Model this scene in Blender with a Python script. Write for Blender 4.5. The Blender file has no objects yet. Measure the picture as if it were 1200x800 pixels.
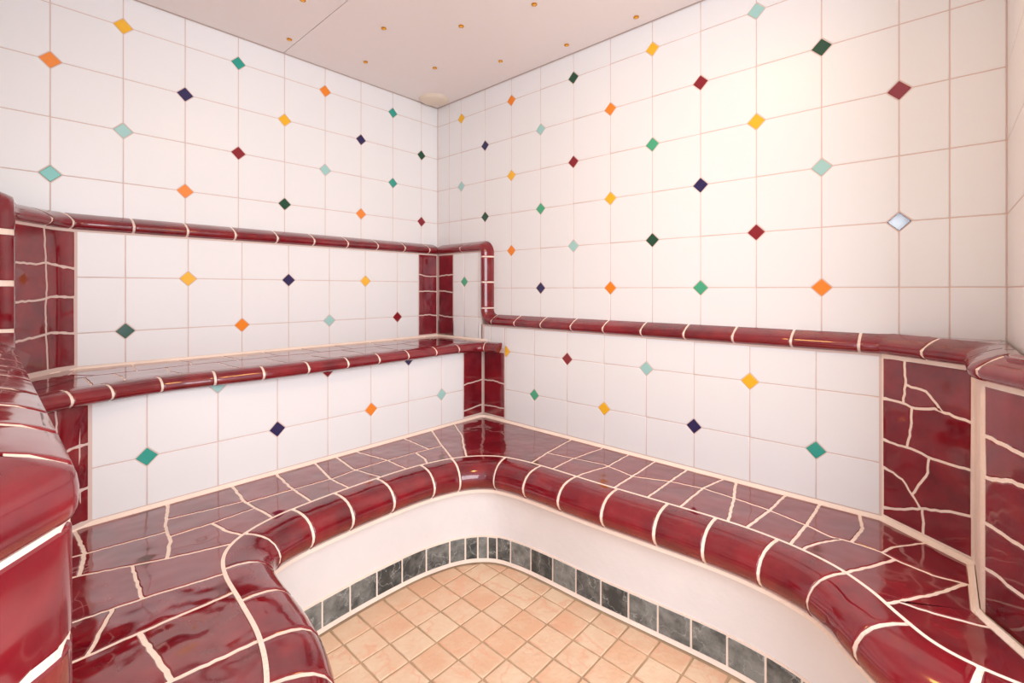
import bpy, bmesh, math, random
from mathutils import Vector, Matrix
random.seed(7)
S = bpy.context.scene
COL = S.collection
H0 = 1.12                        # eye height; every "z" below is metres above the floor

# ------------------------------------------------------------------ camera
# plan frame used in this script: origin in the far corner, x along the right wall, y along the
# left wall towards the viewer.  W() turns it into Blender's right-handed frame.
def W(x, y, z): return (x, -y, z)

cam_d = bpy.data.cameras.new('camera'); cam = bpy.data.objects.new('camera', cam_d); COL.objects.link(cam)
cam_d.sensor_fit = 'HORIZONTAL'; cam_d.sensor_width = 36.0
cam_d.lens = 36.0 * 552.4 / 1200.0
cam_d.shift_y = -(400 - 338.5) / 1200.0
cam_d.clip_start = 0.01
_f = Vector((-0.673, 0.739, 0.0)).normalized()
cam.location = W(2.314, 1.855, H0)
cam.rotation_euler = _f.to_track_quat('-Z', 'Y').to_euler()
S.camera = cam

# ------------------------------------------------------------------ light
S.view_settings.view_transform = 'Standard'
S.view_settings.look = 'None'
S.view_settings.gamma = 1.0
S.view_settings.use_curve_mapping = False
S.view_settings.exposure = 0.03

wd = bpy.data.worlds.new('bright_anteroom'); S.world = wd; wd.use_nodes = True
wd.node_tree.nodes['Background'].inputs['Color'].default_value = (0.82, 0.90, 1.0, 1)
wd.node_tree.nodes['Background'].inputs['Strength'].default_value = 1.5

def area(name, loc, target, sx, sy, power, color):
    d = bpy.data.lights.new(name, 'AREA'); d.shape = 'RECTANGLE'; d.size = sx; d.size_y = sy
    d.energy = power; d.color = color
    o = bpy.data.objects.new(name, d); COL.objects.link(o); o.location = W(*loc)
    v = Vector(W(*target)) - Vector(W(*loc)); o.rotation_euler = v.to_track_quat('-Z', 'Y').to_euler()
    return o
area('anteroom_daylight', (3.35, 1.75, 1.55), (0.0, 1.05, 1.1), 1.5, 1.6, 46, (0.93, 0.96, 1.0))
area('warm_ceiling_lamp', (1.7, 0.95, 2.225), (1.7, 0.95, 0), 0.26, 0.26, 5.5, (1.0, 0.58, 0.14))
_p = bpy.data.lights.new('anteroom_lamp', 'POINT'); _p.energy = 7; _p.shadow_soft_size = .06; _p.color = (0.93, 0.97, 1.0)
_o = bpy.data.objects.new('anteroom_lamp', _p); COL.objects.link(_o); _o.location = W(2.08, 2.40, 1.58)

# ------------------------------------------------------------------ materials
def mat(name, color, rough=0.5, var=0.0, bump=0.0, bscale=20.0, coat=0.0, metal=0.0, spec=0.5, objvar=0.0, emis=None):
    m = bpy.data.materials.new(name); m.use_nodes = True
    nt = m.node_tree; N = nt.nodes; L = nt.links; b = N['Principled BSDF']
    b.inputs['Base Color'].default_value = (*color, 1); b.inputs['Roughness'].default_value = rough
    b.inputs['Metallic'].default_value = metal; b.inputs['Specular IOR Level'].default_value = spec
    b.inputs['Coat Weight'].default_value = coat; b.inputs['Coat Roughness'].default_value = 0.04
    tc = N.new('ShaderNodeNewGeometry')
    src = None
    if var > 0:
        nz = N.new('ShaderNodeTexNoise'); nz.inputs['Scale'].default_value = 9; nz.inputs['Detail'].default_value = 5
        L.new(tc.outputs['Position'], nz.inputs['Vector'])
        r = N.new('ShaderNodeMapRange'); r.inputs[1].default_value = .3; r.inputs[2].default_value = .7
        r.inputs[3].default_value = 1 - var; r.inputs[4].default_value = 1 + var
        L.new(nz.outputs['Fac'], r.inputs[0]); src = r.outputs[0]
    if objvar > 0:
        oi = N.new('ShaderNodeObjectInfo'); r2 = N.new('ShaderNodeMapRange')
        r2.inputs[3].default_value = 1 - objvar; r2.inputs[4].default_value = 1 + objvar
        L.new(oi.outputs['Random'], r2.inputs[0])
        if src:
            mm = N.new('ShaderNodeMath'); mm.operation = 'MULTIPLY'; L.new(src, mm.inputs[0]); L.new(r2.outputs[0], mm.inputs[1]); src = mm.outputs[0]
        else: src = r2.outputs[0]
    if src:
        vm = N.new('ShaderNodeVectorMath'); vm.operation = 'SCALE'; vm.inputs[0].default_value = color
        L.new(src, vm.inputs['Scale']); L.new(vm.outputs[0], b.inputs['Base Color'])
    if bump > 0:
        nb = N.new('ShaderNodeTexNoise'); nb.inputs['Scale'].default_value = bscale; nb.inputs['Detail'].default_value = 2
        L.new(tc.outputs['Position'], nb.inputs['Vector'])
        bp = N.new('ShaderNodeBump'); bp.inputs['Strength'].default_value = bump; bp.inputs['Distance'].default_value = 0.01
        L.new(nb.outputs['Fac'], bp.inputs['Height']); L.new(bp.outputs['Normal'], b.inputs['Normal'])
        if coat > 0: L.new(bp.outputs['Normal'], b.inputs['Coat Normal'])
    if emis:
        b.inputs['Emission Color'].default_value = (*emis[0], 1); b.inputs['Emission Strength'].default_value = emis[1]
    return m

def lin(r, g, b): return tuple(((c/255)/12.92 if c/255 <= .04045 else ((c/255+.055)/1.055)**2.4) for c in (r, g, b))

M = {}
M['white'] = mat('white_glazed_tile', lin(240, 237, 236), 0.31, bump=0.02, bscale=6, spec=.4)
M['white_grout'] = mat('pale_pink_grout', lin(222, 196, 186), 0.85)
M['red_grout'] = mat('cream_grout', lin(253, 231, 215), 0.8, var=.05, bump=.25, bscale=160)
M['plaster'] = mat('white_plaster', lin(236, 230, 228), 0.55, var=.02, bump=.12, bscale=40)
M['ceiling'] = mat('ceiling_panel', lin(246, 236, 231), 0.35)
M['dark'] = mat('gap_shadow', lin(60, 55, 52), 0.9)  # shadow in the gaps round the ceiling panels, painted as a dark slab colour
M['cream_plastic'] = mat('cream_plastic', lin(236, 220, 200), 0.45)
M['gold'] = mat('gold_ring', lin(214, 150, 50), 0.25, metal=0.9)
M['lens'] = mat('amber_lens', lin(200, 130, 40), 0.15, emis=((1.0, .55, .08), 0.25))

# blood-red glaze: mottled, with small orange-brown flecks where the glaze ran thin
def red_material(name='oxblood_glaze'):
    m = mat(name, (0.155, 0.003, 0.010), 0.10, bump=0.34, bscale=7, coat=0.6, objvar=0.18)
    nt = m.node_tree; N = nt.nodes; L = nt.links; b = N['Principled BSDF']
    geo = [n for n in N if n.type == 'NEW_GEOMETRY'][0]
    b.inputs['IOR'].default_value = 1.52; b.inputs['Coat IOR'].default_value = 1.5
    old = b.inputs['Base Color'].links[0].from_socket
    n1 = N.new('ShaderNodeTexNoise'); n1.inputs['Scale'].default_value = 14; n1.inputs['Detail'].default_value = 6
    L.new(geo.outputs['Position'], n1.inputs['Vector'])
    r1 = N.new('ShaderNodeValToRGB'); r1.color_ramp.elements[0].position = .35; r1.color_ramp.elements[1].position = .7
    L.new(n1.outputs['Fac'], r1.inputs[0])
    mx = N.new('ShaderNodeMix'); mx.data_type = 'RGBA'; L.new(r1.outputs['Color'], mx.inputs[0])
    L.new(old, mx.inputs[6]); mx.inputs[7].default_value = (0.26, 0.009, 0.016, 1)
    n2 = N.new('ShaderNodeTexNoise'); n2.inputs['Scale'].default_value = 7.3; n2.inputs['Detail'].default_value = 7
    L.new(geo.outputs['Position'], n2.inputs['Vector'])
    r2 = N.new('ShaderNodeValToRGB'); r2.color_ramp.elements[0].position = .73; r2.color_ramp.elements[1].position = .78
    L.new(n2.outputs['Fac'], r2.inputs[0])
    mx2 = N.new('ShaderNodeMix'); mx2.data_type = 'RGBA'; L.new(r2.outputs['Color'], mx2.inputs[0])
    L.new(mx.outputs[2], mx2.inputs[6]); mx2.inputs[7].default_value = (0.42, 0.07, 0.01, 1)
    L.new(mx2.outputs[2], b.inputs['Base Color'])
    # thin lime film: cloudy, duller patches in the gloss
    n3 = N.new('ShaderNodeTexNoise'); n3.inputs['Scale'].default_value = 6.0; n3.inputs['Detail'].default_value = 3
    L.new(geo.outputs['Position'], n3.inputs['Vector'])
    r3 = N.new('ShaderNodeMapRange'); r3.inputs[1].default_value = .42; r3.inputs[2].default_value = .68; r3.inputs[3].default_value = .05; r3.inputs[4].default_value = .22
    L.new(n3.outputs['Fac'], r3.inputs[0]); L.new(r3.outputs[0], b.inputs['Roughness'])
    r4 = N.new('ShaderNodeMapRange'); r4.inputs[1].default_value = .42; r4.inputs[2].default_value = .68; r4.inputs[3].default_value = .03; r4.inputs[4].default_value = .10
    L.new(n3.outputs['Fac'], r4.inputs[0]); L.new(r4.outputs[0], b.inputs['Coat Roughness'])
    return m
M['red'] = red_material()
M['red_seat'] = red_material('oxblood_seat_glaze')
_b = M['red_seat'].node_tree.nodes['Principled BSDF']      # thicker, more brilliant glaze on the seats
_b.inputs['IOR'].default_value = 1.66; _b.inputs['Coat Weight'].default_value = 0.8; _b.inputs['Coat IOR'].default_value = 1.5
for _n in M['red_seat'].node_tree.nodes:
    if _n.type == 'BUMP': _n.inputs['Strength'].default_value = 0.6

def stone_material(name, c0, c1, vein, rough, sc, vein_w):
    m = mat(name, c0, rough, bump=.25, bscale=60)
    nt = m.node_tree; N = nt.nodes; L = nt.links; b = N['Principled BSDF']
    geo = [n for n in N if n.type == 'NEW_GEOMETRY'][0]
    oi = N.new('ShaderNodeObjectInfo'); ad = N.new('ShaderNodeVectorMath'); ad.operation = 'MULTIPLY_ADD'
    L.new(oi.outputs['Random'], ad.inputs[0]); ad.inputs[1].default_value = (7, 9, 5); L.new(geo.outputs['Position'], ad.inputs[2])
    n1 = N.new('ShaderNodeTexNoise'); n1.inputs['Scale'].default_value = sc; n1.inputs['Detail'].default_value = 8; n1.inputs['Roughness'].default_value = .65
    L.new(ad.outputs[0], n1.inputs['Vector'])
    sh = N.new('ShaderNodeMath'); sh.operation = 'MULTIPLY_ADD'; L.new(oi.outputs['Random'], sh.inputs[0]); sh.inputs[1].default_value = .3; sh.inputs[2].default_value = -.15
    sm = N.new('ShaderNodeMath'); sm.operation = 'ADD'; L.new(n1.outputs['Fac'], sm.inputs[0]); L.new(sh.outputs[0], sm.inputs[1])
    r1 = N.new('ShaderNodeValToRGB'); e = r1.color_ramp.elements; e[0].position = .33; e[0].color = (*c0, 1); e[1].position = .68; e[1].color = (*c1, 1)
    L.new(sm.outputs[0], r1.inputs[0])
    n2 = N.new('ShaderNodeTexNoise'); n2.inputs['Scale'].default_value = sc * .6; n2.inputs['Detail'].default_value = 4
    L.new(ad.outputs[0], n2.inputs['Vector'])
    sb = N.new('ShaderNodeMath'); sb.operation = 'SUBTRACT'; L.new(n2.outputs['Fac'], sb.inputs[0]); sb.inputs[1].default_value = .5
    ab = N.new('ShaderNodeMath'); ab.operation = 'ABSOLUTE'; L.new(sb.outputs[0], ab.inputs[0])
    r2 = N.new('ShaderNodeMapRange'); r2.inputs[1].default_value = 0; r2.inputs[2].default_value = vein_w; r2.inputs[3].default_value = .75; r2.inputs[4].default_value = 0
    L.new(ab.outputs[0], r2.inputs[0])
    mx = N.new('ShaderNodeMix'); mx.data_type = 'RGBA'; L.new(r2.outputs[0], mx.inputs[0]); L.new(r1.outputs['Color'], mx.inputs[6]); mx.inputs[7].default_value = (*vein, 1)
    L.new(mx.outputs[2], b.inputs['Base Color'])
    return m
M['slate'] = stone_material('grey_green_marble', lin(62, 66, 66), lin(138, 140, 136), lin(168, 170, 166), .35, 22, .012)
M['terracotta'] = stone_material('peach_stone', lin(234, 188, 154), lin(240, 212, 182), lin(238, 184, 152), .5, 9, .02)
M['floor_grout'] = mat('floor_grout', lin(190, 162, 132), .9, var=.15)

DCOL = {'yellow': lin(248, 186, 40), 'orange': lin(246, 138, 40), 'teal': lin(44, 160, 142), 'navy': lin(44, 36, 84),
        'aqua': lin(164, 208, 202), 'red': lin(140, 28, 40), 'dkgreen': lin(32, 78, 56), 'green': lin(76, 172, 130)}
DLAB = {'yellow': 'yellow', 'orange': 'orange', 'teal': 'teal', 'navy': 'navy blue', 'aqua': 'pale aqua', 'red': 'dark red', 'dkgreen': 'dark green', 'green': 'sea green'}
for k, c in DCOL.items(): M['d_' + k] = mat(DLAB[k].replace(' ', '_') + '_inlay_glaze', c, .12)

# ------------------------------------------------------------------ helpers
def tag(o, label=None, cat=None, kind=None, group=None):
    if label: o['label'] = label
    if cat: o['category'] = cat
    if kind: o['kind'] = kind
    if group: o['group'] = group
    return o

def thing(name, label, cat, loc):
    o = bpy.data.objects.new(name, None); COL.objects.link(o); o.location = W(*loc); o.empty_display_size = .1
    return tag(o, label, cat)

CACHE = {}
def link(name, me, parent, loc):
    o = bpy.data.objects.new(name, me); COL.objects.link(o)
    o.location = Vector(W(*loc))
    if parent is not None:
        o.parent = parent; o.location = Vector(W(*loc)) - parent.location
    return o

def build(name, verts, faces, m, parent=None, smooth=(), key=None, recalc=True):
    """verts in plan frame; the object's origin is put at their centre."""
    n = len(verts)
    c = [(min(v[i] for v in verts) + max(v[i] for v in verts)) / 2 for i in range(3)]
    loc = [tuple(v[i] - c[i] for i in range(3)) for v in verts]
    k = None
    if key is not None:
        k = (key, m.name, tuple(tuple(round(a, 4) for a in v) for v in loc))
        if k in CACHE: return link(name, CACHE[k], parent, c)
    me = bpy.data.meshes.new(name)
    me.from_pydata([W(*v) for v in loc], [], faces)
    for i in smooth: me.polygons[i].use_smooth = True
    if recalc: bm = bmesh.new(); bm.from_mesh(me); bmesh.ops.recalc_face_normals(bm, faces=bm.faces); bm.to_mesh(me); bm.free()
    me.materials.append(m)
    if k: CACHE[k] = me
    return link(name, me, parent, c)

def box(name, a, b, m, parent=None):
    x0, y0, z0 = a; x1, y1, z1 = b
    v = [(x, y, z) for z in (z0, z1) for y in (y0, y1) for x in (x0, x1)]
    f = [(0, 1, 3, 2), (4, 5, 7, 6), (0, 1, 5, 4), (2, 3, 7, 6), (0, 2, 6, 4), (1, 3, 7, 5)]
    return build(name, v, f, m, parent)

# -- 2-D polygons
def area2(p): return sum(p[i][0]*p[(i+1) % len(p)][1] - p[(i+1) % len(p)][0]*p[i][1] for i in range(len(p))) / 2
def ccw(p): return list(p) if area2(p) > 0 else list(reversed(p))
def clean(p, eps=.0025):
    q = []
    for a in p:
        if not q or math.hypot(a[0]-q[-1][0], a[1]-q[-1][1]) > eps: q.append(a)
    while len(q) > 3 and math.hypot(q[0][0]-q[-1][0], q[0][1]-q[-1][1]) < eps: q.pop()
    return q
def inset(p, d):
    n = len(p); out = []
    for i in range(n):
        a, b, c = p[i-1], p[i], p[(i+1) % n]
        e1 = (b[0]-a[0], b[1]-a[1]); e2 = (c[0]-b[0], c[1]-b[1])
        l1 = math.hypot(*e1) or 1e-9; l2 = math.hypot(*e2) or 1e-9
        n1 = (-e1[1]/l1, e1[0]/l1); n2 = (-e2[1]/l2, e2[0]/l2)
        bx, by = n1[0]+n2[0], n1[1]+n2[1]; bl = bx*bx+by*by
        if bl < 1e-6: out.append((b[0]+n1[0]*d, b[1]+n1[1]*d)); continue
        k = min(2.0/bl, 1.6) * d
        out.append((b[0]+bx*k, b[1]+by*k))
    return out
def inset_safe(p, d):
    """inset without fold-backs: short edges that would turn over are merged first; returns (outline, inset)"""
    p = list(p)
    for _ in range(60):
        q = inset(p, d); n = len(p)
        if n <= 3: return p, q
        bad = [i for i in range(n) if (q[(i+1) % n][0]-q[i][0])*(p[(i+1) % n][0]-p[i][0])+(q[(i+1) % n][1]-q[i][1])*(p[(i+1) % n][1]-p[i][1]) <= 1e-9]
        if not bad: return p, q
        i = bad[0]; j = (i+1) % n
        p[i] = ((p[i][0]+p[j][0])/2, (p[i][1]+p[j][1])/2); del p[j]
    return p, q
def clip(p, a, b, c):               # keep a*x+b*y >= c
    out = []; n = len(p)
    for i in range(n):
        P, Q = p[i], p[(i+1) % n]; dp = a*P[0]+b*P[1]-c; dq = a*Q[0]+b*Q[1]-c
        if dp >= 0: out.append(P)
        if (dp > 0 and dq < 0) or (dp < 0 and dq > 0):
            t = dp/(dp-dq); out.append((P[0]+(Q[0]-P[0])*t, P[1]+(Q[1]-P[1])*t))
    return out
def inside(pt, p):
    x, y = pt; r = False; n = len(p)
    for i in range(n):
        (x0, y0), (x1, y1) = p[i-1], p[i]
        if (y0 > y) != (y1 > y) and x < (x1-x0)*(y-y0)/(y1-y0)+x0: r = not r
    return r
def seg_hit(p, q, a, b):
    d = (q[0]-p[0], q[1]-p[1]); e = (b[0]-a[0], b[1]-a[1]); den = d[0]*e[1]-d[1]*e[0]
    if abs(den) < 1e-14: return None
    w = (a[0]-p[0], a[1]-p[1]); t = (w[0]*e[1]-w[1]*e[0])/den; u = (w[0]*d[1]-w[1]*d[0])/den
    return (t, u) if 0 <= t < 1 and 0 <= u < 1 else None
def roughen(line, step=.012, amp=.0018, ext=.02):
    L = [tuple(a) for a in line]
    if ext:
        for i, j in ((0, 1), (-1, -2)):
            dx, dy = L[i][0]-L[j][0], L[i][1]-L[j][1]; l = math.hypot(dx, dy) or 1
            L[i] = (L[i][0]+dx/l*ext, L[i][1]+dy/l*ext)
    out = [L[0]]
    for a, b in zip(L, L[1:]):
        l = math.hypot(b[0]-a[0], b[1]-a[1]); n = max(1, int(l/step)) if amp else 1
        nx, ny = -(b[1]-a[1])/(l or 1), (b[0]-a[0])/(l or 1)
        for k in range(1, n+1):
            j = random.uniform(-amp, amp) if amp and k < n else 0
            out.append((a[0]+(b[0]-a[0])*k/n+nx*j, a[1]+(b[1]-a[1])*k/n+ny*j))
    return out
def split(faces, line, tiny=2e-4):
    """cut every face of a planar partition along a polyline wherever it runs from border to border"""
    res = []
    for F in faces:
        hits = []
        for i in range(len(line)-1):
            for j in range(len(F)):
                h = seg_hit(line[i], line[i+1], F[j], F[(j+1) % len(F)])
                if h: hits.append((i+min(h[0], .999999), j+min(h[1], .999999)))
        hits.sort(); done = False
        for (t0, u0), (t1, u1) in zip(hits, hits[1:]):
            def at(t):
                i = min(int(t), len(line)-2); k = t-i
                return (line[i][0]+(line[i+1][0]-line[i][0])*k, line[i][1]+(line[i+1][1]-line[i][1])*k)
            mid = [line[i] for i in range(int(t0)+1, int(t1)+1)]
            path = [at(t0)] + mid + [at(t1)]
            if not inside(at((t0+t1)/2), F): continue
            n = len(F)
            def walk(ua, ub):       # border vertices from ua forward to ub
                ia, ib = int(ua), int(ub); r = []; i = ia
                if ia == ib and ub > ua: return r
                while True:
                    i = (i+1) % n; r.append(F[i])
                    if i == ib: break
                return r
            A = path + walk(u1, u0); B = list(reversed(path)) + walk(u0, u1)
            if len(A) < 3 or len(B) < 3 or abs(area2(A)) < tiny or abs(area2(B)) < tiny: continue
            res += split([ccw(A), ccw(B)], line, tiny); done = True; break
        if not done: res.append(F)
    return res

# -- tiles
def tile(name, poly, mp, m, parent, gap=.003, h0=-.005, h1=0.0, bev=.0012, key=None, rings=1, curved=False):
    p = clean(ccw(poly))
    if len(p) < 3: return None
    per = sum(math.hypot(p[i][0]-p[i-1][0], p[i][1]-p[i-1][1]) for i in range(len(p)))
    if abs(area2(p))*2/per < gap*.9: return None              # a sliver: leave it to the grout
    p = inset_safe(p, gap/2)[1]; p = inset_safe(p, bev)[0]; n = len(p)
    if n < 3 or area2(p) <= 0: return None
    lay = [(p, h0)]
    for r in range(rings+1):
        a = r/rings*math.pi/2
        lay.append((inset(p, bev*(1-math.cos(a))) if r else p, h1-bev*(1-math.sin(a))))
    vs = []; fs = []; sm = []
    for q, h in lay: vs += [mp(x, y, h) for x, y in q]
    for r in range(len(lay)-1):
        for i in range(n):
            j = (i+1) % n
            if r: sm.append(len(fs))
            fs.append((r*n+i, r*n+j, (r+1)*n+j, (r+1)*n+i))
    fs.append(tuple(reversed(range(n))))
    # outward winding: the plan frame is mirrored by W(), so walk the faces the other way where needed
    A = [Vector(W(*mp(*q))) for q in ((p[0][0], p[0][1], 0), (p[0][0]+.001, p[0][1], 0), (p[0][0], p[0][1]+.001, 0), (p[0][0], p[0][1], .001))]
    flip = (A[1]-A[0]).cross(A[2]-A[0]).dot(A[3]-A[0]) < 0
    fix = (lambda F: [tuple(reversed(f)) for f in F]) if flip else (lambda F: F)
    if not curved:
        fs.append(tuple((len(lay)-1)*n+i for i in range(n)))
        return build(name, vs, fix(fs), m, parent, sm, key, recalc=False)
    # glazed face follows the curve of the wall: cut into upright strips, with the wall's own normals
    top = lay[-1][0]; lo = min(q[0] for q in top); hi = max(q[0] for q in top); F = [ccw(top)]
    k = lo+.011
    while k < hi-.004: F = split(F, [(k, -9), (k+.00001, 9)], 1e-7); k += .0125
    nrm = {}
    for f in F:
        i0 = len(vs)
        for x, y in f:
            vs.append(mp(x, y, h1)); d = Vector(mp(x, y, .01))-Vector(mp(x, y, 0)); nrm[len(vs)-1] = Vector((d.x, -d.y, d.z)).normalized()
        fs.append(tuple(range(i0, len(vs))))
    o = build(name, vs, fix(fs), m, parent, range(len(fs)), recalc=False); me = o.data
    cn = []
    for pl in me.polygons:
        for vi in pl.vertices: cn.append(nrm[vi] if vi in nrm else pl.normal.copy())
    me.normals_split_custom_set(cn)
    return o

def white_field(parent, mp, key, u0, u1, v0, v1, us, vs, diamonds, inlay_r=.031):
    """square white tiles on grid lines us x vs, their corners cut off round each diamond inlay"""
    dset = {}
    for (iu, iv), col in diamonds.items(): dset[(round(us[iu], 3), round(vs[iv], 3))] = col
    U = [u0] + [u for u in us if u0+.004 < u < u1-.004] + [u1]; V = [v0] + [v for v in vs if v0+.004 < v < v1-.004] + [v1]
    for a, b in zip(U, U[1:]):
        for c, d in zip(V, V[1:]):
            p = [(a, c), (b, c), (b, d), (a, d)]
            for (du, dv) in dset:
                if a-.04 < du < b+.04 and c-.04 < dv < d+.04:
                    su = 1 if (a+b)/2 > du else -1; sv = 1 if (c+d)/2 > dv else -1
                    p = clip(p, su, sv, su*du+sv*dv+inlay_r)
            if len(p) >= 3 and abs(area2(p)) > 1e-4: tile('tile', p, mp, M['white'], parent, key=key)
    for (du, dv), col in dset.items():
        p = [(du-inlay_r, dv), (du, dv-inlay_r), (du+inlay_r, dv), (du, dv+inlay_r)]
        p = clip(clip(clip(clip(p, 1, 0, u0), -1, 0, -u1), 0, 1, v0), 0, -1, -v1)
        if len(p) >= 3 and abs(area2(p)) > 1e-4:
            o = tile('diamond_inlay', p, mp, M['d_'+col], parent, key=key, h1=.0004, gap=.0035)
            if o: o['label'] = DLAB[col] + ' diamond inlay'

# -- paths
def dense(pts, smooth=True, step=.012):
    P = [Vector(p) for p in pts]
    if not smooth: Q = P
    else:
        Q = []
        for i in range(len(P)-1):
            p0 = P[i-1] if i else P[0]*2-P[1]; p1 = P[i]; p2 = P[i+1]; p3 = P[i+2] if i+2 < len(P) else P[-1]*2-P[-2]
            for k in range(8):
                t = k/8
                Q.append(.5*((2*p1)+(p2-p0)*t+(2*p0-5*p1+4*p2-p3)*t*t+(3*p1-p0-3*p2+p3)*t**3))
        Q.append(P[-1])
    out = [Q[0]]
    for a, b in zip(Q, Q[1:]):
        l = (b-a).length; n = max(1, round(l/step))
        for k in range(1, n+1): out.append(a+(b-a)*k/n)
    return out
def fillet(pts, radii):
    P = [Vector(p) for p in pts]; out = [P[0]]
    for i in range(1, len(P)-1):
        r = radii[i-1]; a = (P[i-1]-P[i]).normalized(); b = (P[i+1]-P[i]).normalized()
        if r <= 0: out.append(P[i]); continue
        half = math.acos(max(-1, min(1, a.dot(b))))/2; t = r/math.tan(half)
        s = P[i]+a*t; e = P[i]+b*t; c = P[i]+(a+b).normalized()*(r/math.sin(half))
        a0 = math.atan2(s.y-c.y, s.x-c.x); a1 = math.atan2(e.y-c.y, e.x-c.x)
        d = (a1-a0+math.pi) % (2*math.pi)-math.pi; n = max(3, int(abs(d)/.2)+1)
        for k in range(n+1): out.append(c+Vector((math.cos(a0+d*k/n), math.sin(a0+d*k/n)))*r)
    out.append(P[-1]); return out
class Path:
    def __init__(self, pts, side):      # side=+1: normal left of travel, -1: right of travel
        self.p = [Vector(q) for q in pts]; self.side = side
        self.s = [0.0]
        for a, b in zip(self.p, self.p[1:]): self.s.append(self.s[-1]+(b-a).length)
        self.n = []
        for i in range(len(self.p)):
            t = Vector((0, 0))
            if i: t += (self.p[i]-self.p[i-1]).normalized()
            if i+1 < len(self.p): t += (self.p[i+1]-self.p[i]).normalized()
            t.normalize(); self.n.append(Vector((-t.y, t.x))*side)
    def at(self, s):
        s0 = s; s = max(0, min(self.s[-1], s))
        lo, hi = 0, len(self.s)-1
        while hi-lo > 1:
            mid = (lo+hi)//2
            if self.s[mid] <= s: lo = mid
            else: hi = mid
        k = (s-self.s[lo])/max(1e-9, self.s[hi]-self.s[lo])
        p = self.p[lo].lerp(self.p[hi], k); n = self.n[lo].lerp(self.n[hi], k).normalized()
        if s0 != s:
            t = (self.p[hi]-self.p[lo]).normalized(); p = p+t*(s0-s)
        return p, n
    def near(self, x, y):
        q = Vector((x, y)); best = (1e9, 0)
        for i in range(len(self.p)-1):
            a, b = self.p[i], self.p[i+1]; d = b-a; t = max(0, min(1, (q-a).dot(d)/max(1e-12, d.length_squared)))
            l = (a+d*t-q).length
            if l < best[0]: best = (l, self.s[i]+d.length*t)
        return best[1]
    def span(self, s0, s1, step=.03):
        ss = [s0]+[s for s in self.s if s0+.002 < s < s1-.002]+[s1]
        out = [ss[0]]
        for a, b in zip(ss, ss[1:]):
            n = max(1, math.ceil((b-a)/step))
            for k in range(1, n+1): out.append(a+(b-a)*k/n)
        return out
    def wall_map(self):                 # (s, z, h) -> xyz, h along the plan normal
        def f(s, z, h):
            p, n = self.at(s); return (p.x+n.x*h, p.y+n.y*h, z)
        return f

def sweep(name, path, prof, mp, m, parent, s0, s1, end=0.0, grow=0.0):
    """closed profile [(d,h)] carried along a 2-D path; d along the path's own normal, h out of its plane"""
    ss = path.span(s0, s1); cd = sum(p[0] for p in prof)/len(prof); ch = sum(p[1] for p in prof)/len(prof)
    rings = []
    if end:
        rings = [(s0, 1-end*8), (s0+end*.35, 1-end*2.4), (s0+end, 1)] + [(s, 1) for s in ss if s0+end*1.2 < s < s1-end*1.2] + [(s1-end, 1), (s1-end*.35, 1-end*2.4), (s1, 1-end*8)]
    else: rings = [(s, 1) for s in ss]
    n = len(prof); vs = []; fs = []; sm = []
    for s, k in rings:
        p, nn = path.at(s)
        for d, h in prof:
            d2 = cd+(d-cd)*k; h2 = ch+(h-ch)*k
            vs.append(mp(p.x+nn.x*d2, p.y+nn.y*d2, h2))
    for r in range(len(rings)-1):
        for i in range(n):
            j = (i+1) % n; sm.append(len(fs)); fs.append((r*n+i, r*n+j, (r+1)*n+j, (r+1)*n+i))
    fs.append(tuple(range(n))); fs.append(tuple((len(rings)-1)*n+i for i in range(n)))
    o = build(name, vs, fs, m, parent, sm)
    me = o.data
    me.set_sharp_from_angle(angle=math.radians(50))
    return o

def shrink(prof, e):
    cd = sum(p[0] for p in prof)/len(prof); ch = sum(p[1] for p in prof)/len(prof)
    return [(d-math.copysign(min(e, abs(d-cd)), d-cd), h-math.copysign(min(e, abs(h-ch)), h-ch)) for d, h in prof]

def rail_tiles(name, path, prof, mp, parent, joints, gap=.008):
    for a, b in zip(joints, joints[1:]):
        if b-a > .03: sweep(name, path, prof, mp, M['red'], parent, a+gap/2, b-gap/2, end=.004)
    sweep('grout', path, shrink(prof, .0022), mp, M['red_grout'], parent, joints[0]+.009, joints[-1]-.009)

def red_tiles(name, poly, cuts, mp, parent, gap=.0055, amp=.0016, ext=.02, bev=.0028, h1=0.0, h0=-.006, curved=False):
    F = [ccw(roughen(list(poly)+[poly[0]], amp=0, ext=0)[:-1])]
    for c in cuts: F = split(F, roughen(c, amp=amp, ext=ext))
    for f in F: tile(name, f, mp, M['red'], parent, gap=gap*random.uniform(.85, 1.15), bev=bev, rings=2, h1=h1, h0=h0, curved=curved)

def rect(u0, u1, v0, v1, n=1):
    """rectangle with the long horizontal sides subdivided so it can follow a curved wall"""
    return [(u0+(u1-u0)*k/n, v0) for k in range(n+1)] + [(u1-(u1-u0)*k/n, v1) for k in range(n+1)]

# ------------------------------------------------------------------ levels
SEAT, USEAT, RRAIL, LRAIL, CEIL = .42, .835, .922, 1.331, 2.24

# ------------------------------------------------------------------ setting: walls
mapL = lambda y, z, h: (h, y, z)            # left wall, plane x = 0
mapR = lambda x, z, h: (x, h, z)            # right wall, plane y = 0
mapD = lambda y, z, h: (2.447-h, y, z)      # short wall by the doorway
mapN = lambda x, z, h: (x, 1.89-h, z)       # near wall
rows = [H0+.005+.2*k for k in range(-6, 6)]
def K(k): return k+6                        # row index of k-th line above eye level

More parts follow.
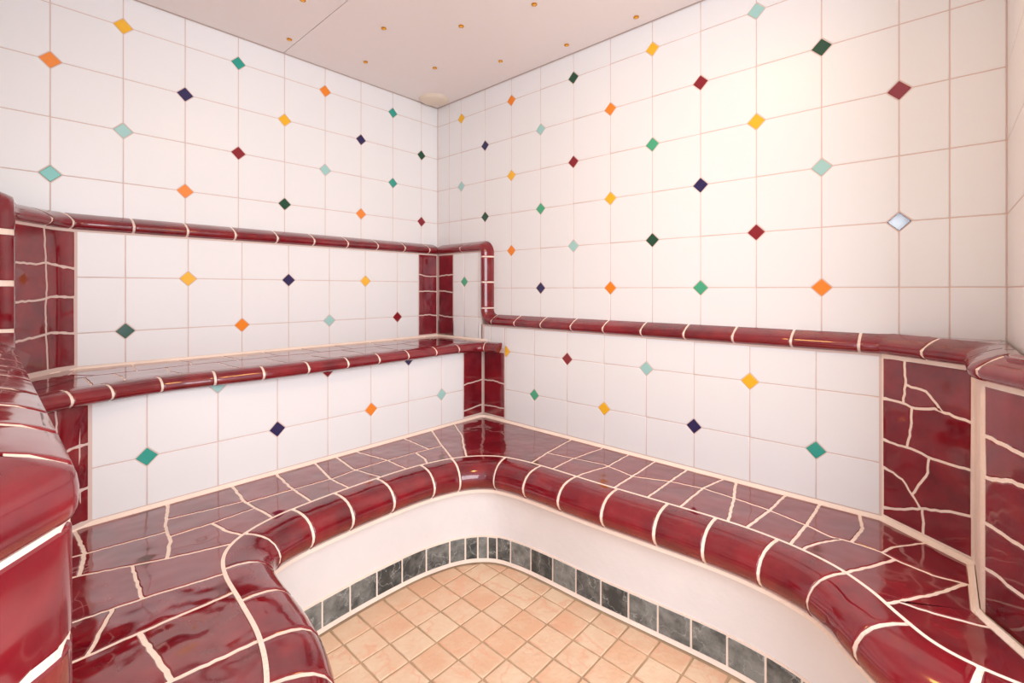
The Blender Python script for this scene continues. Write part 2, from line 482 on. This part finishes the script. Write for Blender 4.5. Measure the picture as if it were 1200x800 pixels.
wl = box('wall_left', (-.08, -.08, 0), (-.0012, 1.97, CEIL+.06), M['white_grout']); tag(wl, kind='structure')
ys = [.123+.2*k for k in range(10)]
dl = {(8, 4): 'orange', (7, 5): 'yellow', (6, 4): 'navy', (7, 3): 'aqua', (8, 2): 'teal', (6, 2): 'orange', (5, 5): 'teal', (4, 4): 'yellow',
      (5, 3): 'red', (4, 2): 'dkgreen', (3, 5): 'orange', (2, 4): 'navy', (3, 3): 'aqua', (2, 2): 'orange', (1, 5): 'teal', (1, 3): 'teal',
      (0, 4): 'dkgreen', (0, 2): 'red'}
white_field(wl, mapL, 'L', .001, 1.888, LRAIL+.02, CEIL, ys, rows, {(a, K(b)): c for (a, b), c in dl.items()})

wr = box('wall_right', (-.0012, -.08, 0), (2.53, -.0012, CEIL+.06), M['white_grout']); tag(wr, kind='structure')
xs = [.219+.2*k for k in range(11)]
dr = {(0, 5): 'yellow', (0, 3): 'aqua', (1, 4): 'navy', (1, 2): 'dkgreen', (2, 5): 'orange', (2, 3): 'yellow', (2, 1): 'orange', (3, 4): 'aqua',
      (3, 2): 'green', (3, 0): 'navy', (4, 5): 'dkgreen', (4, 3): 'red', (4, 1): 'aqua', (5, 4): 'orange', (5, 2): 'yellow', (5, 0): 'orange',
      (6, 5): 'yellow', (6, 3): 'green', (6, 1): 'dkgreen', (7, 4): 'red', (7, 2): 'navy', (7, 0): 'green', (8, 5): 'aqua', (8, 3): 'yellow',
      (8, 1): 'red', (9, 4): 'dkgreen', (9, 2): 'aqua', (9, 0): 'orange', (10, 3): 'red', (10, 1): 'navy', (10, 5): 'teal'}
white_field(wr, mapR, 'R', .001, 2.446, RRAIL+.02, CEIL, [.11]+xs+[2.332], rows, {(a+1, K(b)): c for (a, b), c in dr.items()})

dw = box('wall_door', (2.4482, -.0012, 0), (2.53, .56, CEIL+.06), M['white_grout']); tag(dw, kind='structure')
white_field(dw, mapD, 'D', .001, .555, RRAIL+.02, CEIL, [.135, .335, .535], rows, {})
nw = box('wall_near', (-.0012, 1.8912, 0), (1.80, 1.97, CEIL+.06), M['white_grout']); tag(nw, kind='structure')
white_field(nw, mapN, 'N', .001, 1.80, RRAIL+.02, CEIL, [.123+.2*k for k in range(9)], rows,
            {(a, K(b)): random.choice(list(DCOL)) for a in range(9) for b in range(0, 6) if (a+b) % 2 == 0})

# ------------------------------------------------------------------ setting: ceiling
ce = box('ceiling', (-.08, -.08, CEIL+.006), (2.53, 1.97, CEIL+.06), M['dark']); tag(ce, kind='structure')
for y0, y1 in ((.006, .9295), (.9315, 1.885)):
    tile('ceiling_panel', [(.006, y0), (2.441, y0), (2.441, y1), (.006, y1)], lambda x, y, h: (x, y, CEIL-h), M['ceiling'], ce, gap=0, h0=-.006, bev=.001)

# ------------------------------------------------------------------ paths in plan
BL = Path(dense(fillet([(.045, .035), (.045, 1.69), (.235, 1.835), (.445, 1.835)], [.12, .12]), False), -1)
BR = Path(dense(fillet([(.045, .035), (2.18, .035), (2.376, .18), (2.376, .415), (2.50, .616)], [.03, .012, .02]), False), 1)
BN = Path(dense(fillet([(.36, 1.822), (1.758, 1.808), (2.00, 2.006)], [.04]), False), -1)
RI = Path(dense(fillet([(.44, .035), (.44, 1.69), (.585, 1.835), (.70, 1.835)], [.12, .05]), False), -1)
NOSE = Path(dense([(1.98, 1.83), (1.80, 1.72), (1.60, 1.605), (1.432, 1.530), (1.30, 1.496), (1.15, 1.483), (1.02, 1.474), (.93, 1.452), (.868, 1.41),
                   (.825, 1.345), (.797, 1.265), (.783, 1.17), (.774, 1.05), (.771, .90), (.776, .77), (.790, .68), (.818, .585), (.868, .50),
                   (.945, .435), (1.05, .405), (1.18, .394), (1.40, .389), (1.60, .378), (1.80, .368), (1.92, .372), (2.03, .392), (2.12, .428),
                   (2.19, .482), (2.245, .545), (2.30, .600), (2.36, .625), (2.44, .632), (2.54, .634)], True), 1)
UNOSE = Path(dense([(.515, 1.832), (.495, 1.78), (.466, 1.70), (.436, 1.60), (.418, 1.48), (.424, 1.34), (.438, 1.18), (.440, 1.0), (.436, .75),
                    (.428, .45), (.424, .25), (.436, .155), (.472, .085), (.53, .052), (.60, .045)], True), 1)

RAILP = [(-.003, -.03), (-.003, -.012), (.001, .003), (.006, .014), (.014, .0205), (.024, .0215), (.034, .014), (.042, .002), (.049, -.012), (.056, -.028), (.061, -.044), (.05, -.046), (.02, -.04)]
RAILN = [(d, h if h < 0 else h*.2) for d, h in RAILP]
NOSEP = [(.0, .0), (.028, .001), (.055, -.002), (.078, -.008), (.098, -.021), (.111, -.039), (.1165, -.057), (.113, -.075), (.102, -.092), (.085, -.106), (.068, -.113), (.045, -.112), (.02, -.06), (.0, -.012)]
UNOSEP = [(.0, .0), (.022, .0005), (.040, -.004), (.054, -.013), (.061, -.025), (.061, -.034), (.054, -.043), (.042, -.049), (.022, -.05), (.006, -.03), (0, -.01)]

# ------------------------------------------------------------------ left backrest
bl = thing('tiled_dado', 'white tiled dado behind the upper bench on the left wall, under a red cap rail', 'dado', (.02, .9, USEAT))
m = BL.wall_map()
sweep('grout', Path([(0, USEAT-.02), (BL.s[-1], USEAT-.02)], 1), [(0, -.0012), (.52, -.0012), (.52, -.04), (0, -.04)], m, M['white_grout'], bl, .002, BL.s[-1])
o_y = .035
cy = [y-o_y for y in [.123+.2*k for k in range(9)]]
white_field(bl, m, 'BL', .179-o_y, 1.659-o_y, USEAT+.008, LRAIL-.006, cy, [.762, .962, 1.162],
            {(6, 2): 'yellow', (4, 2): 'navy', (2, 2): 'yellow', (7, 1): 'dkgreen', (5, 1): 'orange', (3, 1): 'aqua', (1, 1): 'red'})
red_tiles('red_tile', rect(.006, .177-o_y, USEAT+.012, LRAIL-.006), [[(0, 1.197), (.08, 1.196), (.15, 1.208)], [(0, 1.103), (.07, 1.108), (.15, 1.106)], [(0, .958), (.07, .966), (.15, .962)]], m, bl)
e0 = 1.661-o_y; e1 = BL.s[-1]-.17
red_tiles('red_tile', rect(e0, e1, USEAT+.012, LRAIL-.006, 12),
          [[(e0, 1.192), (e0+.05, 1.20), (e0+.10, 1.208), (e0+.14, 1.20), (e0+.30, 1.205)], [(e0, 1.092), (e0+.07, 1.094), (e0+.12, 1.085), (e0+.30, 1.075)],
           [(e0, .962), (e0+.08, .972), (e0+.13, .965), (e0+.30, .95)],
           [(e0+.108, LRAIL), (e0+.100, 1.2), (e0+.096, 1.12), (e0+.102, 1.05), (e0+.098, .95), (e0+.09, USEAT)]], m, bl, curved=True)
RLp = Path([(s, LRAIL) for s in BL.span(0, BL.s[-1]-.02, .02)], 1)
rail_tiles('cap_tile', RLp, RAILP, m, bl, [.0]+[y-o_y for y in (.11, .284, .458, .632, .808, .98, 1.154, 1.328, 1.50, 1.677)]+[1.73, RLp.s[-1]])

# ------------------------------------------------------------------ right backrest
br = thing('tiled_dado', 'white tiled dado on the right wall, its red cap rail stepping down near the corner', 'dado', (1.2, .02, SEAT))
m = BR.wall_map(); o_x = .045
sR = BR.near(2.18, .035); sP = BR.near(2.376, .18); sC = BR.near(2.376, .415)
sweep('grout', Path([(0, SEAT-.02), (BR.s[-1], SEAT-.02)], 1), [(0, -.0012), (.525, -.0012), (.525, -.034), (0, -.034)], m, M['white_grout'], br, .002, sR)
sweep('grout', Path([(0, SEAT-.02), (BR.s[-1], SEAT-.02)], 1), [(0, -.0012), (.525, -.0012), (.525, -.04), (0, -.04)], m, M['red_grout'], br, sR, BR.s[-1])
box('grout', (.045, .001, USEAT-.02), (.432, .0338, LRAIL+.02), M['white_grout'], br)
gx = [.2*k+.005-o_x for k in range(1, 11)]; gv = [-.53+H0, -.33+H0]
white_field(br, m, 'BR', .604-o_x, sR-.004, SEAT+.010, RRAIL-.006, [.4*0+.612-o_x]+[.8075-o_x, 1.008-o_x, 1.208-o_x, 1.409-o_x, 1.607-o_x, 1.807-o_x, 2.009-o_x], gv,
            {(0, 1): 'yellow', (2, 1): 'red', (4, 1): 'aqua', (6, 1): 'yellow', (1, 0): 'green', (3, 0): 'yellow', (5, 0): 'navy', (7, 0): 'teal'})
white_field(br, m, 'BR', .189-o_x, .426-o_x, USEAT+.008, LRAIL-.006, [.285-o_x, .40-o_x], [.962, 1.162], {(0, 1): 'green'})
white_field(br, m, 'BR', .446-o_x, .601-o_x, USEAT-.03, RRAIL-.006, [.50-o_x], gv, {})
red_tiles('red_tile', rect(.006, .187-o_x, USEAT+.012, LRAIL-.006), [[(0, 1.196), (.07, 1.203), (.15, 1.206)], [(0, 1.108), (.06, 1.108), (.15, 1.098)], [(0, .962), (.08, .955), (.15, .953)]], m, br)
red_tiles('red_tile', rect(.446-o_x, .602-o_x, SEAT+.016, USEAT-.052), [[(.39, .618), (.48, .624), (.57, .614)], [(.39, .478), (.46, .484), (.57, .486)]], m, br)
q = lambda pts: [(sR+.004+a, b+H0) for a, b in pts]
red_tiles('red_tile', rect(sR, sP-.004, SEAT+.012, RRAIL-.008, 14),
          [q([(-.02, -.332), (.044, -.332), (.093, -.339), (.144, -.327), (.235, -.342)]),
           q([(-.02, -.455), (.044, -.46), (.093, -.459), (.127, -.466), (.19, -.466), (.25, -.462)]),
           q([(-.02, -.672), (.05, -.645), (.11, -.616), (.196, -.588), (.25, -.576)]),
           q([(.062, -.19), (.066, -.277), (.058, -.34)]), q([(.064, -.278), (.122, -.285), (.163, -.33)]),
           q([(.084, -.335), (.081, -.396), (.07, -.465)]),
           q([(-.02, -.535), (.03, -.546), (.057, -.556), (.084, -.589), (.112, -.622)]),
           q([(.13, -.46), (.127, -.509), (.083, -.592)]), q([(.113, -.61), (.116, -.71)])], m, br, curved=True)
red_tiles('red_tile', rect(sC+.008, BR.s[-1], SEAT+.0, RRAIL-.007, 10),
          [[(sC-.02, z0+H0), (sC+.03, z0+.004+H0), (sC+.08, z1+H0), (sC+.3, z1-.004+H0)] for z0, z1 in ((-.319, -.322), (-.405, -.385), (-.505, -.505), (-.600, -.600))], m, br, gap=.006, bev=.004, curved=True)
rp = fillet([(.0, LRAIL), (.432-o_x, LRAIL), (.432-o_x, RRAIL), (sR, RRAIL)], [.012, .085]) + [Vector((s, RRAIL)) for s in BR.span(sR, BR.s[-1], .02)[1:]]
RRp = Path(dense(rp, False), 1)
sj = lambda x, z: RRp.near(x-o_x, z)
RJ = [0.0, sj(.268, LRAIL), RRp.near(.432-o_x, 1.298), sj(.432, 1.158), sj(.432, 1.015), sj(.519, RRAIL)] + [sj(x, RRAIL) for x in (.687, .860, 1.04, 1.212, 1.393, 1.574, 1.754, 1.94, 2.125)]
RJ += [RRp.near(BR.near(2.285, .112), RRAIL), RRp.near(sP+.10, RRAIL), RRp.near(sC+.02, RRAIL), RRp.s[-1]]
rail_tiles('cap_tile', RRp, RAILP, m, br, RJ)
capz = lambda x, y, h: (x, y, RRAIL+.058+h)
cappoly = [(2.13, -.004), (2.442, -.004), (2.442, .50), (2.412, .452), (2.41, .40), (2.41, .17), (2.395, .14), (2.20, .0)]
red_tiles('ledge_tile', cappoly, [[(2.442, .0), (2.36, .12)], [(2.40, .16), (2.442, .12)], [(2.40, .30), (2.442, .26)], [(2.30, -.004), (2.25, .04)]], capz, br, gap=.003, h0=-.01)

# ------------------------------------------------------------------ near backrest, at the left edge of the picture
bn = thing('tiled_dado', 'all red tiled dado cut off by the left picture edge, with a rounded corner', 'dado', (1.2, 1.87, SEAT))
m = BN.wall_map(); n_x = .36
sweep('grout', Path([(0, SEAT-.02), (BN.s[-1], SEAT-.02)], 1), [(0, -.0012), (.525, -.0012), (.525, -.04), (0, -.04)], m, M['red_grout'], bn, .0, BN.s[-1])
box('grout', (.235, 1.8363, USEAT-.02), (.432, 1.888, LRAIL+.02), M['white_grout'], bn)
white_field(bn, m, 'BN', .60-n_x, 1.60-n_x, SEAT+.010, RRAIL-.006, [.8-n_x, 1.0-n_x, 1.2-n_x, 1.4-n_x], gv, {(0, 0): 'teal', (2, 0): 'yellow', (1, 1): 'navy', (3, 1): 'orange'})
sN = BN.near(1.758, 1.808)
red_tiles('red_tile', rect(1.605-n_x, sN-.012, SEAT+.012, RRAIL-.008, 8), [[(1.55-n_x, z), (sN+.1, z)] for z in (.815, .70, .59, .5)], m, bn)
red_tiles('red_tile', rect(sN-.010, BN.s[-1], SEAT+.012, RRAIL-.001, 24),
          [[(sN-.02, z0+H0), (sN+.03, z0+H0), (sN+.08, z1+H0), (sN+.4, z1+H0)] for z0, z1 in ((-.303, -.30), (-.41, -.40), (-.52, -.51), (-.62, -.62))], m, bn, gap=.006, bev=.004, curved=True, h0=-.012)
rp = fillet([(.30-n_x, LRAIL), (.432-n_x, LRAIL), (.432-n_x, RRAIL), (1.6-n_x, RRAIL)], [.012, .085]) + [Vector((s, RRAIL)) for s in BN.span(1.6-n_x, BN.s[-1], .02)[1:]]
RNp = Path(dense(rp, False), 1)
sj = lambda x, z: RNp.near(x-n_x, z)
rail_tiles('cap_tile', RNp, RAILN, m, bn, [0, sj(.432, 1.272), sj(.432, 1.135), sj(.432, 1.005)] + [sj(x, RRAIL) for x in (.56, .73, .89, 1.03, 1.17, 1.325, 1.475, 1.60, 1.735)] + [RNp.s[-1]], gap=.016)
red_tiles('ledge_tile', [(1.66, 1.850), (1.745, 1.848), (1.98, 2.04), (1.93, 2.10), (1.66, 1.889)], [[(1.84, 1.90), (1.79, 2.02)]], capz, bn, gap=.003, h0=-.01)

# ------------------------------------------------------------------ upper bench
ub = thing('tiled_bench', 'narrow upper bench along the left wall, red rolled edge over a white tiled front', 'bench', (.25, .9, SEAT))
m = RI.wall_map(); o_y = .035
sweep('riser', Path([(0, SEAT-.01), (RI.s[-1], SEAT-.01)], 1), [(0, -.0012), (USEAT-SEAT-.035, -.0012), (USEAT-SEAT-.035, -.05), (0, -.05)], m, M['white_grout'], ub, .002, RI.s[-1])
white_field(ub, m, 'RI', .181-o_y, 1.661-o_y, SEAT+.010, USEAT-.045, [.327-o_y+.2*k for k in range(7)], [.585, .785],
            {(6, 0): 'teal', (4, 0): 'navy', (2, 0): 'orange', (0, 0): 'aqua', (5, 1): 'aqua', (3, 1): 'red', (1, 1): 'navy'})
red_tiles('red_tile', rect(.006, .179-o_y, SEAT+.016, USEAT-.052), [[(0, .622), (.08, .615), (.15, .610)], [(0, .484), (.07, .478), (.15, .472)]], m, ub)
e0 = 1.664-o_y; e1 = RI.s[-1]-.10
red_tiles('red_tile', rect(e0, e1, SEAT+.012, USEAT-.052, 12),
          [[(e0-.02, .664), (e0+.05, .658), (e0+.12, .64), (e0+.3, .63)], [(e0-.02, .532), (e0+.06, .53), (e0+.3, .515)], [(e0+.092, USEAT), (e0+.087, .72), (e0+.100, .65), (e0+.10, .53), (e0+.10, SEAT)]], m, ub, curved=True)
useat = lambda x, y, h: (x, y, USEAT+h)
upoly = [(.047, .037), (.047, 1.687), (.235, 1.828), (.51, 1.828)] + [(p.x, p.y) for p in UNOSE.p[::2] if p.x < .49 or p.y > 1] + [(.50, .037)]
bm_v = [(x, y, z) for z in (USEAT-.04, USEAT-.0015) for x, y in upoly]
n = len(upoly)
build('grout', bm_v, [tuple(range(n)), tuple(range(n, 2*n))] + [(i, (i+1) % n, n+(i+1) % n, n+i) for i in range(n)], M['red_grout'], ub)
cuts = [[(.0, .12), (.18, .19), (.235, .45), (.24, .9), (.225, 1.35), (.25, 1.62), (.33, 1.86)], [(.05, .04), (.2, .2), (.46, .1)]]
for k, y in enumerate((.35, .52, .70, .86, 1.03, 1.20, 1.36, 1.52)):
    cuts.append([(.03, y+random.uniform(-.03, .03)), (.15, y+random.uniform(-.02, .02)), (.26, y)]); cuts.append([(.22, y+.07), (.33, y+.07+random.uniform(-.02, .02)), (.46, y+.06)])
cuts += [[(.20, 1.62), (.27, 1.66), (.46, 1.66)], [(.05, 1.66), (.17, 1.69), (.24, 1.64)]]
red_tiles('seat_tile', upoly, cuts, useat, ub, gap=.004)
UB = Path(dense([(.40, 1.832), (.235, 1.832), (.16, 1.805), (.049, 1.69), (.046, 1.6), (.046, .037), (.47, .036)], False), 1)
sweep('joint_line', UB, [(-.006, -.004), (.006, -.004), (.0055, .001), (.001, .005), (-.002, .009), (-.006, .010)], useat, M['red_grout'], ub, 0, UB.s[-1])
UJ = [0] + [UNOSE.near(.46, y) for y in (1.735, 1.63, 1.495, 1.345, 1.193, 1.032, .867, .718, .562, .395, .245)] + [UNOSE.near(.50, .065), UNOSE.s[-1]]
rail_tiles('nosing_tile', UNOSE, UNOSEP, useat, ub, UJ)

# ------------------------------------------------------------------ lower bench
lb = thing('tiled_bench', 'broad red tiled lower bench curving round the sunken stone floor', 'bench', (1.3, .9, 0))
seat = lambda x, y, h: (x, y, SEAT+h)
flat = lambda x, y, h: (x, y, h)
# white plaster front with the beige bead under the roll
sweep('riser', NOSE, [(.03, .0), (.03, .318), (-.06, .35), (-.06, 0)], flat, M['plaster'], lb, 0, NOSE.s[-1])
sweep('mortar_bead', NOSE, [(.02, .32), (.0315, .286), (.036, .292), (.055, .301), (.088, .304), (.088, .316), (.05, .33)], flat, M['red_grout'], lb, 0, NOSE.s[-1])
back = [(.449, .06), (.475, .047), (.60, .046), (2.176, .045), (2.366, .186), (2.366, .42), (2.382, .45), (2.47, .60)]
jr = [(p.x, p.y) for p in NOSE.p]
jn = [p for p in jr if p[0] < 2.47][::2]
spoly = list(reversed([(.449, 1.68), (.475, 1.765), (.595, 1.826), (1.77, 1.826), (1.98, 2.0)] + jn + list(reversed(back))))
n = len(spoly)
build('grout', [(x, y, z) for z in (SEAT-.05, SEAT-.0015) for x, y in spoly], [tuple(range(n)), tuple(range(n, 2*n))] + [(i, (i+1) % n, n+(i+1) % n, n+i) for i in range(n)], M['red_grout'], lb)
LONG = [
    [(.60, 1.86), (.635, 1.706), (.649, 1.608), (.66, 1.52)],
    [(.573, 1.50), (.596, 1.389), (.611, 1.297), (.628, 1.20), (.637, 1.10), (.645, 1.0), (.637, .90), (.637, .787), (.645, .664), (.660, .519), (.627, .442), (.62, .345)],
]
SC = [  # (polyline, extension) in the order they are cut
    # broad near part: long joints, then cross joints
    ([(.73, 1.86), (.755, 1.719), (.79, 1.634), (.828, 1.546), (.869, 1.42)], .02),
    ([(.95, 1.86), (.964, 1.737), (.977, 1.625), (1.007, 1.475)], .02),
    ([(1.11, 1.86), (1.107, 1.75), (1.104, 1.655), (1.104, 1.47)], .02),
    ([(1.30, 1.86), (1.295, 1.639), (1.304, 1.547), (1.308, 1.49)], .02),
    ([(1.48, 1.86), (1.475, 1.70), (1.50, 1.54)], .02), ([(1.66, 1.86), (1.66, 1.62)], .02), ([(1.84, 1.95), (1.86, 1.74)], .02),
    # dividing lines right across the bench
    ([(.472, .407), (.62, .485), (.818, .579)], .03),
    ([(.573, .12), (.66, .24), (.741, .268), (.851, .333), (.946, .428)], .03),
    ([(1.04, .050), (1.066, .262), (1.09, .392)], .03),
    ([(.449, 1.474), (.616, 1.514), (.722, 1.524), (.822, 1.553)], .02),
    # around the corner
    ([(.449, .25), (.62, .349), (.747, .453), (.836, .517)], .03),
    ([(.571, .295), (.655, .225)], .03), ([(.723, .428), (.802, .305)], .03),
    ([(.570, .13), (.62, .17), (.66, .24)], .0),
    ([(.736, .272), (.894, .157), (1.063, .145)], .02),
    ([(.64, .20), (.711, .094), (.72, .05)], .02), ([(.711, .094), (.78, .20)], .02), ([(.917, .050), (.901, .165)], .02),
    ([(.898, .155), (.925, .25), (.931, .299), (.935, .42)], .02), ([(.851, .333), (.931, .299)], .015), ([(.917, .273), (1.08, .30)], .02),
    # right leg: long joint, then cross joints
    ([(1.066, .262), (1.18, .241), (1.318, .213), (1.462, .245), (1.585, .196), (1.695, .176), (1.80, .185), (1.913, .20), (2.018, .232), (2.086, .262), (2.13, .255), (2.195, .262), (2.228, .284), (2.298, .307), (2.375, .298)], .02),
    ([(1.211, .050), (1.188, .246), (1.193, .385)], .02), ([(1.335, .050), (1.338, .225), (1.308, .345), (1.303, .392)], .02), ([(1.453, .050), (1.458, .252), (1.459, .385)], .02),
    ([(1.584, .050), (1.583, .195), (1.582, .375)], .02), ([(1.719, .050), (1.693, .172), (1.692, .37)], .02), ([(1.765, .050), (1.80, .185), (1.837, .36)], .02),
    ([(1.922, .050), (1.913, .192), (1.892, .36)], .02), ([(2.021, .050), (2.017, .238), (2.008, .38)], .02), ([(2.128, .050), (2.144, .139), (2.132, .252)], .02),
    ([(2.285, .118), (2.215, .214), (2.198, .262)], .015), ([(2.225, .283), (2.189, .351), (2.141, .432)], .02), ([(2.036, .41), (2.044, .365), (2.066, .318), (2.103, .262)], .01),
    ([(2.355, .303), (2.303, .401), (2.229, .508)], .02), ([(2.246, .490), (2.303, .487), (2.372, .472), (2.42, .458)], .02),
    # left leg cross joints
    ([(.60, 1.86), (.635, 1.706), (.649, 1.608), (.66, 1.515)], .02),
    ([(.449, 1.285), (.625, 1.300), (.79, 1.28)], .03), ([(.449, 1.136), (.608, 1.15), (.775, 1.150)], .03), ([(.449, .985), (.651, 1.019), (.77, 1.013)], .03),
    ([(.449, .895), (.62, .914), (.77, .883)], .03), ([(.449, .805), (.625, .772), (.77, .773)], .03),
    ([(.573, 1.50), (.596, 1.389), (.611, 1.290)], .02),
    ([(.697, 1.525), (.699, 1.417), (.689, 1.285)], .02),
    ([(.628, 1.30), (.637, 1.162), (.648, 1.011), (.635, .9), (.637, .787), (.645, .664), (.66, .519)], .03),
    ([(.449, .56), (.638, .573)], .02), ([(.650, .64), (.742, .659), (.80, .69)], .02), ([(.66, .49), (.627, .42), (.62, .345)], .015),
    ([(.699, 1.417), (.784, 1.401), (.835, 1.381)], .02),
    ([(.785, 1.62), (.972, 1.629)], .015), ([(.960, 1.676), (1.105, 1.735)], .015), ([(1.100, 1.657), (1.202, 1.648), (1.297, 1.641)], .015),
    ([(.449, 1.70), (.522, 1.696), (.631, 1.693), (.76, 1.715)], .02), ([(1.3, 1.70), (1.48, 1.69)], .02), ([(1.48, 1.74), (1.66, 1.73)], .02),
]
F = [ccw(spoly)]
for line, ext in SC: F = split(F, roughen(line, amp=.0014, ext=ext))
for f in F: tile('seat_tile', f, seat, M['red_seat'], lb, gap=random.uniform(.0055, .0085), bev=.003, rings=2, h0=-.008)
NJ = [NOSE.near(*p) for p in ((1.98, 1.83), (1.84, 1.75), (1.70, 1.66), (1.56, 1.585), (1.432, 1.530), (1.313, 1.495), (1.149, 1.480), (.985, 1.468), (.838, 1.37), (.788, 1.215), (.777, 1.067), (.773, .901), (.786, .712), (.818, .582),
                               (.973, .426), (1.139, .399), (1.303, .392), (1.473, .388), (1.653, .378), (1.803, .368), (1.974, .383), (2.138, .440), (2.263, .566), (2.368, .627))] + [NOSE.s[-1]]
rail_tiles('nosing_tile', NOSE, NOSEP, seat, lb, NJ, gap=.010)
# bead of grout along the inner edge of the roll and along the back of the seat
sweep('joint_line', NOSE, [(-.005, -.004), (-.005, .0006), (.004, .0006), (.004, -.004)], seat, M['red_grout'], lb, 0, NOSE.s[-1])
BK = Path(dense([(.78, 1.830), (.585, 1.830), (.475, 1.77), (.444, 1.68), (.444, .075), (.46, .047), (.50, .040), (2.18, .040), (2.371, .183), (2.371, .42), (2.38, .445), (2.46, .58)], False), 1)
sweep('joint_line', BK, [(-.004, -.004), (.006, -.004), (.0055, .001), (.001, .004), (-.002, .008), (-.004, .009)], seat, M['red_grout'], lb, 0, BK.s[-1])

# ------------------------------------------------------------------ setting: floor and stone skirting
fo = [(NOSE.at(s)[0]+NOSE.at(s)[1]*.052) for s in NOSE.span(0, NOSE.s[-1], .05)]
fl = box('floor', (-.08, -.08, -.06), (3.3, 2.9, -.0035), M['floor_grout']); tag(fl, kind='structure')
fpoly = [(p.x, p.y) for p in fo if p.x < 2.42] + [(2.40, .80), (2.40, 1.78), (2.0, 1.78)]
fpoly = clean(fpoly, .004)
F = [ccw(fpoly)]
for k in range(-1, 16):
    x = .919+.1045*k; F = split(F, roughen([(x+random.uniform(-.001, .001), .1), (x+.002, .8), (x, 1.95)], amp=0, ext=0))
for k in range(-4, 12):
    y = .711+.1005*k; F = split(F, roughen([(.5, y), (1.2, y+random.uniform(-.002, .002)), (2.6, y)], amp=0, ext=0))
for f in F:
    if abs(area2(f)) > 4e-4: tile('floor_tile', roughen(f+[f[0]], step=.03, amp=.0008, ext=0)[:-1], lambda x, y, h: (x, y, h), M['terracotta'], fl, gap=random.uniform(.0055, .0075), h0=-.006, h1=random.uniform(-.0004, .0006), bev=.0022, rings=2)
SK = Path([NOSE.at(s)[0]+NOSE.at(s)[1]*.030 for s in NOSE.span(0, NOSE.s[-1], .03)], 1)
mk = SK.wall_map()
sk = [SK.near(.82, 1.131-.1*0)]
left_y = [1.131, 1.029, .924, .818, .713, .606]
pts = [(.82, y) for y in left_y] + [(.838, .535), (.868, .482), (.905, .452), (.945, .425)] + [(x, .418) for x in (1.017, 1.118, 1.223, 1.328, 1.431, 1.535, 1.637, 1.743, 1.848, 1.952, 2.05)]
sk = [SK.near(*p) for p in pts]
s = sk[0]; pre = []
while s > .12: s -= .104; pre.append(s)
sk = list(reversed(pre))+sk
while sk[-1]+.104 < SK.s[-1]: sk.append(sk[-1]+.104)
sA = SK.near(.838, 1.30); sB = SK.near(.86, .49)
roots = {}
for nm, a, b in (('baseboard_near', sk[0], sA), ('baseboard_left', sA, sB), ('baseboard_right', sB, sk[-1])):
    roots[nm] = sweep(nm, Path([(0, 0), (SK.s[-1], 0)], 1), [(.0, .0), (.104, .0), (.104, .0035), (.012, .0045), (.006, .008), (0, .014)], mk, M['red_grout'], None, a, b)
    tag(roots[nm], kind='structure')
for a, b in zip(sk, sk[1:]):
    c = (a+b)/2; r = roots['baseboard_near' if c < sA else 'baseboard_left' if c < sB else 'baseboard_right']
    tile('skirting_tile', rect(a, b, .008, .101+random.uniform(-.002, .001), 4), mk, M['slate'], r, gap=.007, h0=.0, h1=.0075, bev=.0015)

# ------------------------------------------------------------------ ceiling fittings
def lathe(name, prof, m, parent, c, seg=28):
    vs = []; fs = []
    for r, z in prof:
        for k in range(seg):
            a = 2*math.pi*k/seg; vs.append((c[0]+r*math.cos(a), c[1]+r*math.sin(a), c[2]+z))
    for i in range(len(prof)-1):
        for k in range(seg):
            j = (k+1) % seg; fs.append((i*seg+k, i*seg+j, (i+1)*seg+j, (i+1)*seg+k))
    fs.append(tuple(range(seg))); fs.append(tuple((len(prof)-1)*seg+k for k in range(seg)))
    o = build(name, vs, fs, m, parent, range(len(fs)-2)); o.data.set_sharp_from_angle(angle=math.radians(40)); return o

v = thing('ceiling_vent', 'round cream cover plate on the ceiling in the far corner', 'vent', (.098, .105, CEIL))
lathe('cover', [(.082, .0), (.083, -.004), (.079, -.010), (.070, -.014), (.03, -.016)], M['cream_plastic'], v, (.098, .105, CEIL))
lathe('rim', [(.088, .0), (.088, -.003), (.084, -.005), (.080, -.002)], M['cream_plastic'], v, (.098, .105, CEIL))
LAMPS = [(.151, .964, 'small gold ceiling light just beyond the ceiling seam near the left wall'),
         (.484, 1.05, 'small gold ceiling light at the top picture edge left of the ceiling seam'),
         (.543, .729, 'small gold ceiling light right of the ceiling seam, high in the picture'),
         (.214, .622, 'small gold ceiling light near the left wall between seam and corner'),
         (.802, .516, 'small gold ceiling light in the middle of the visible ceiling'),
         (.417, .353, 'small gold ceiling light nearest the round cover plate'),
         (.712, .18, 'small gold ceiling light right of the cover plate, short of the right wall'),
         (1.13, .425, 'small gold ceiling light at the top picture edge, the middle of the frame'),
         (1.043, .087, 'small gold ceiling light close to the right wall'),
         (1.385, .075, 'small gold ceiling light farthest right, hard by the right wall')]
for x, y, lab in LAMPS:
    L_ = thing('ceiling_light', lab, 'ceiling light', (x, y, CEIL)); L_['group'] = 'small gold ceiling lights'
    lathe('ring', [(.0115, 0), (.0115, -.002), (.0095, -.004), (.0075, -.0035), (.0075, 0)], M['gold'], L_, (x, y, CEIL), 16)
    lathe('lens', [(.0072, 0), (.0072, -.003), (.004, -.0065), (.001, -.0075)], M['lens'], L_, (x, y, CEIL), 16)
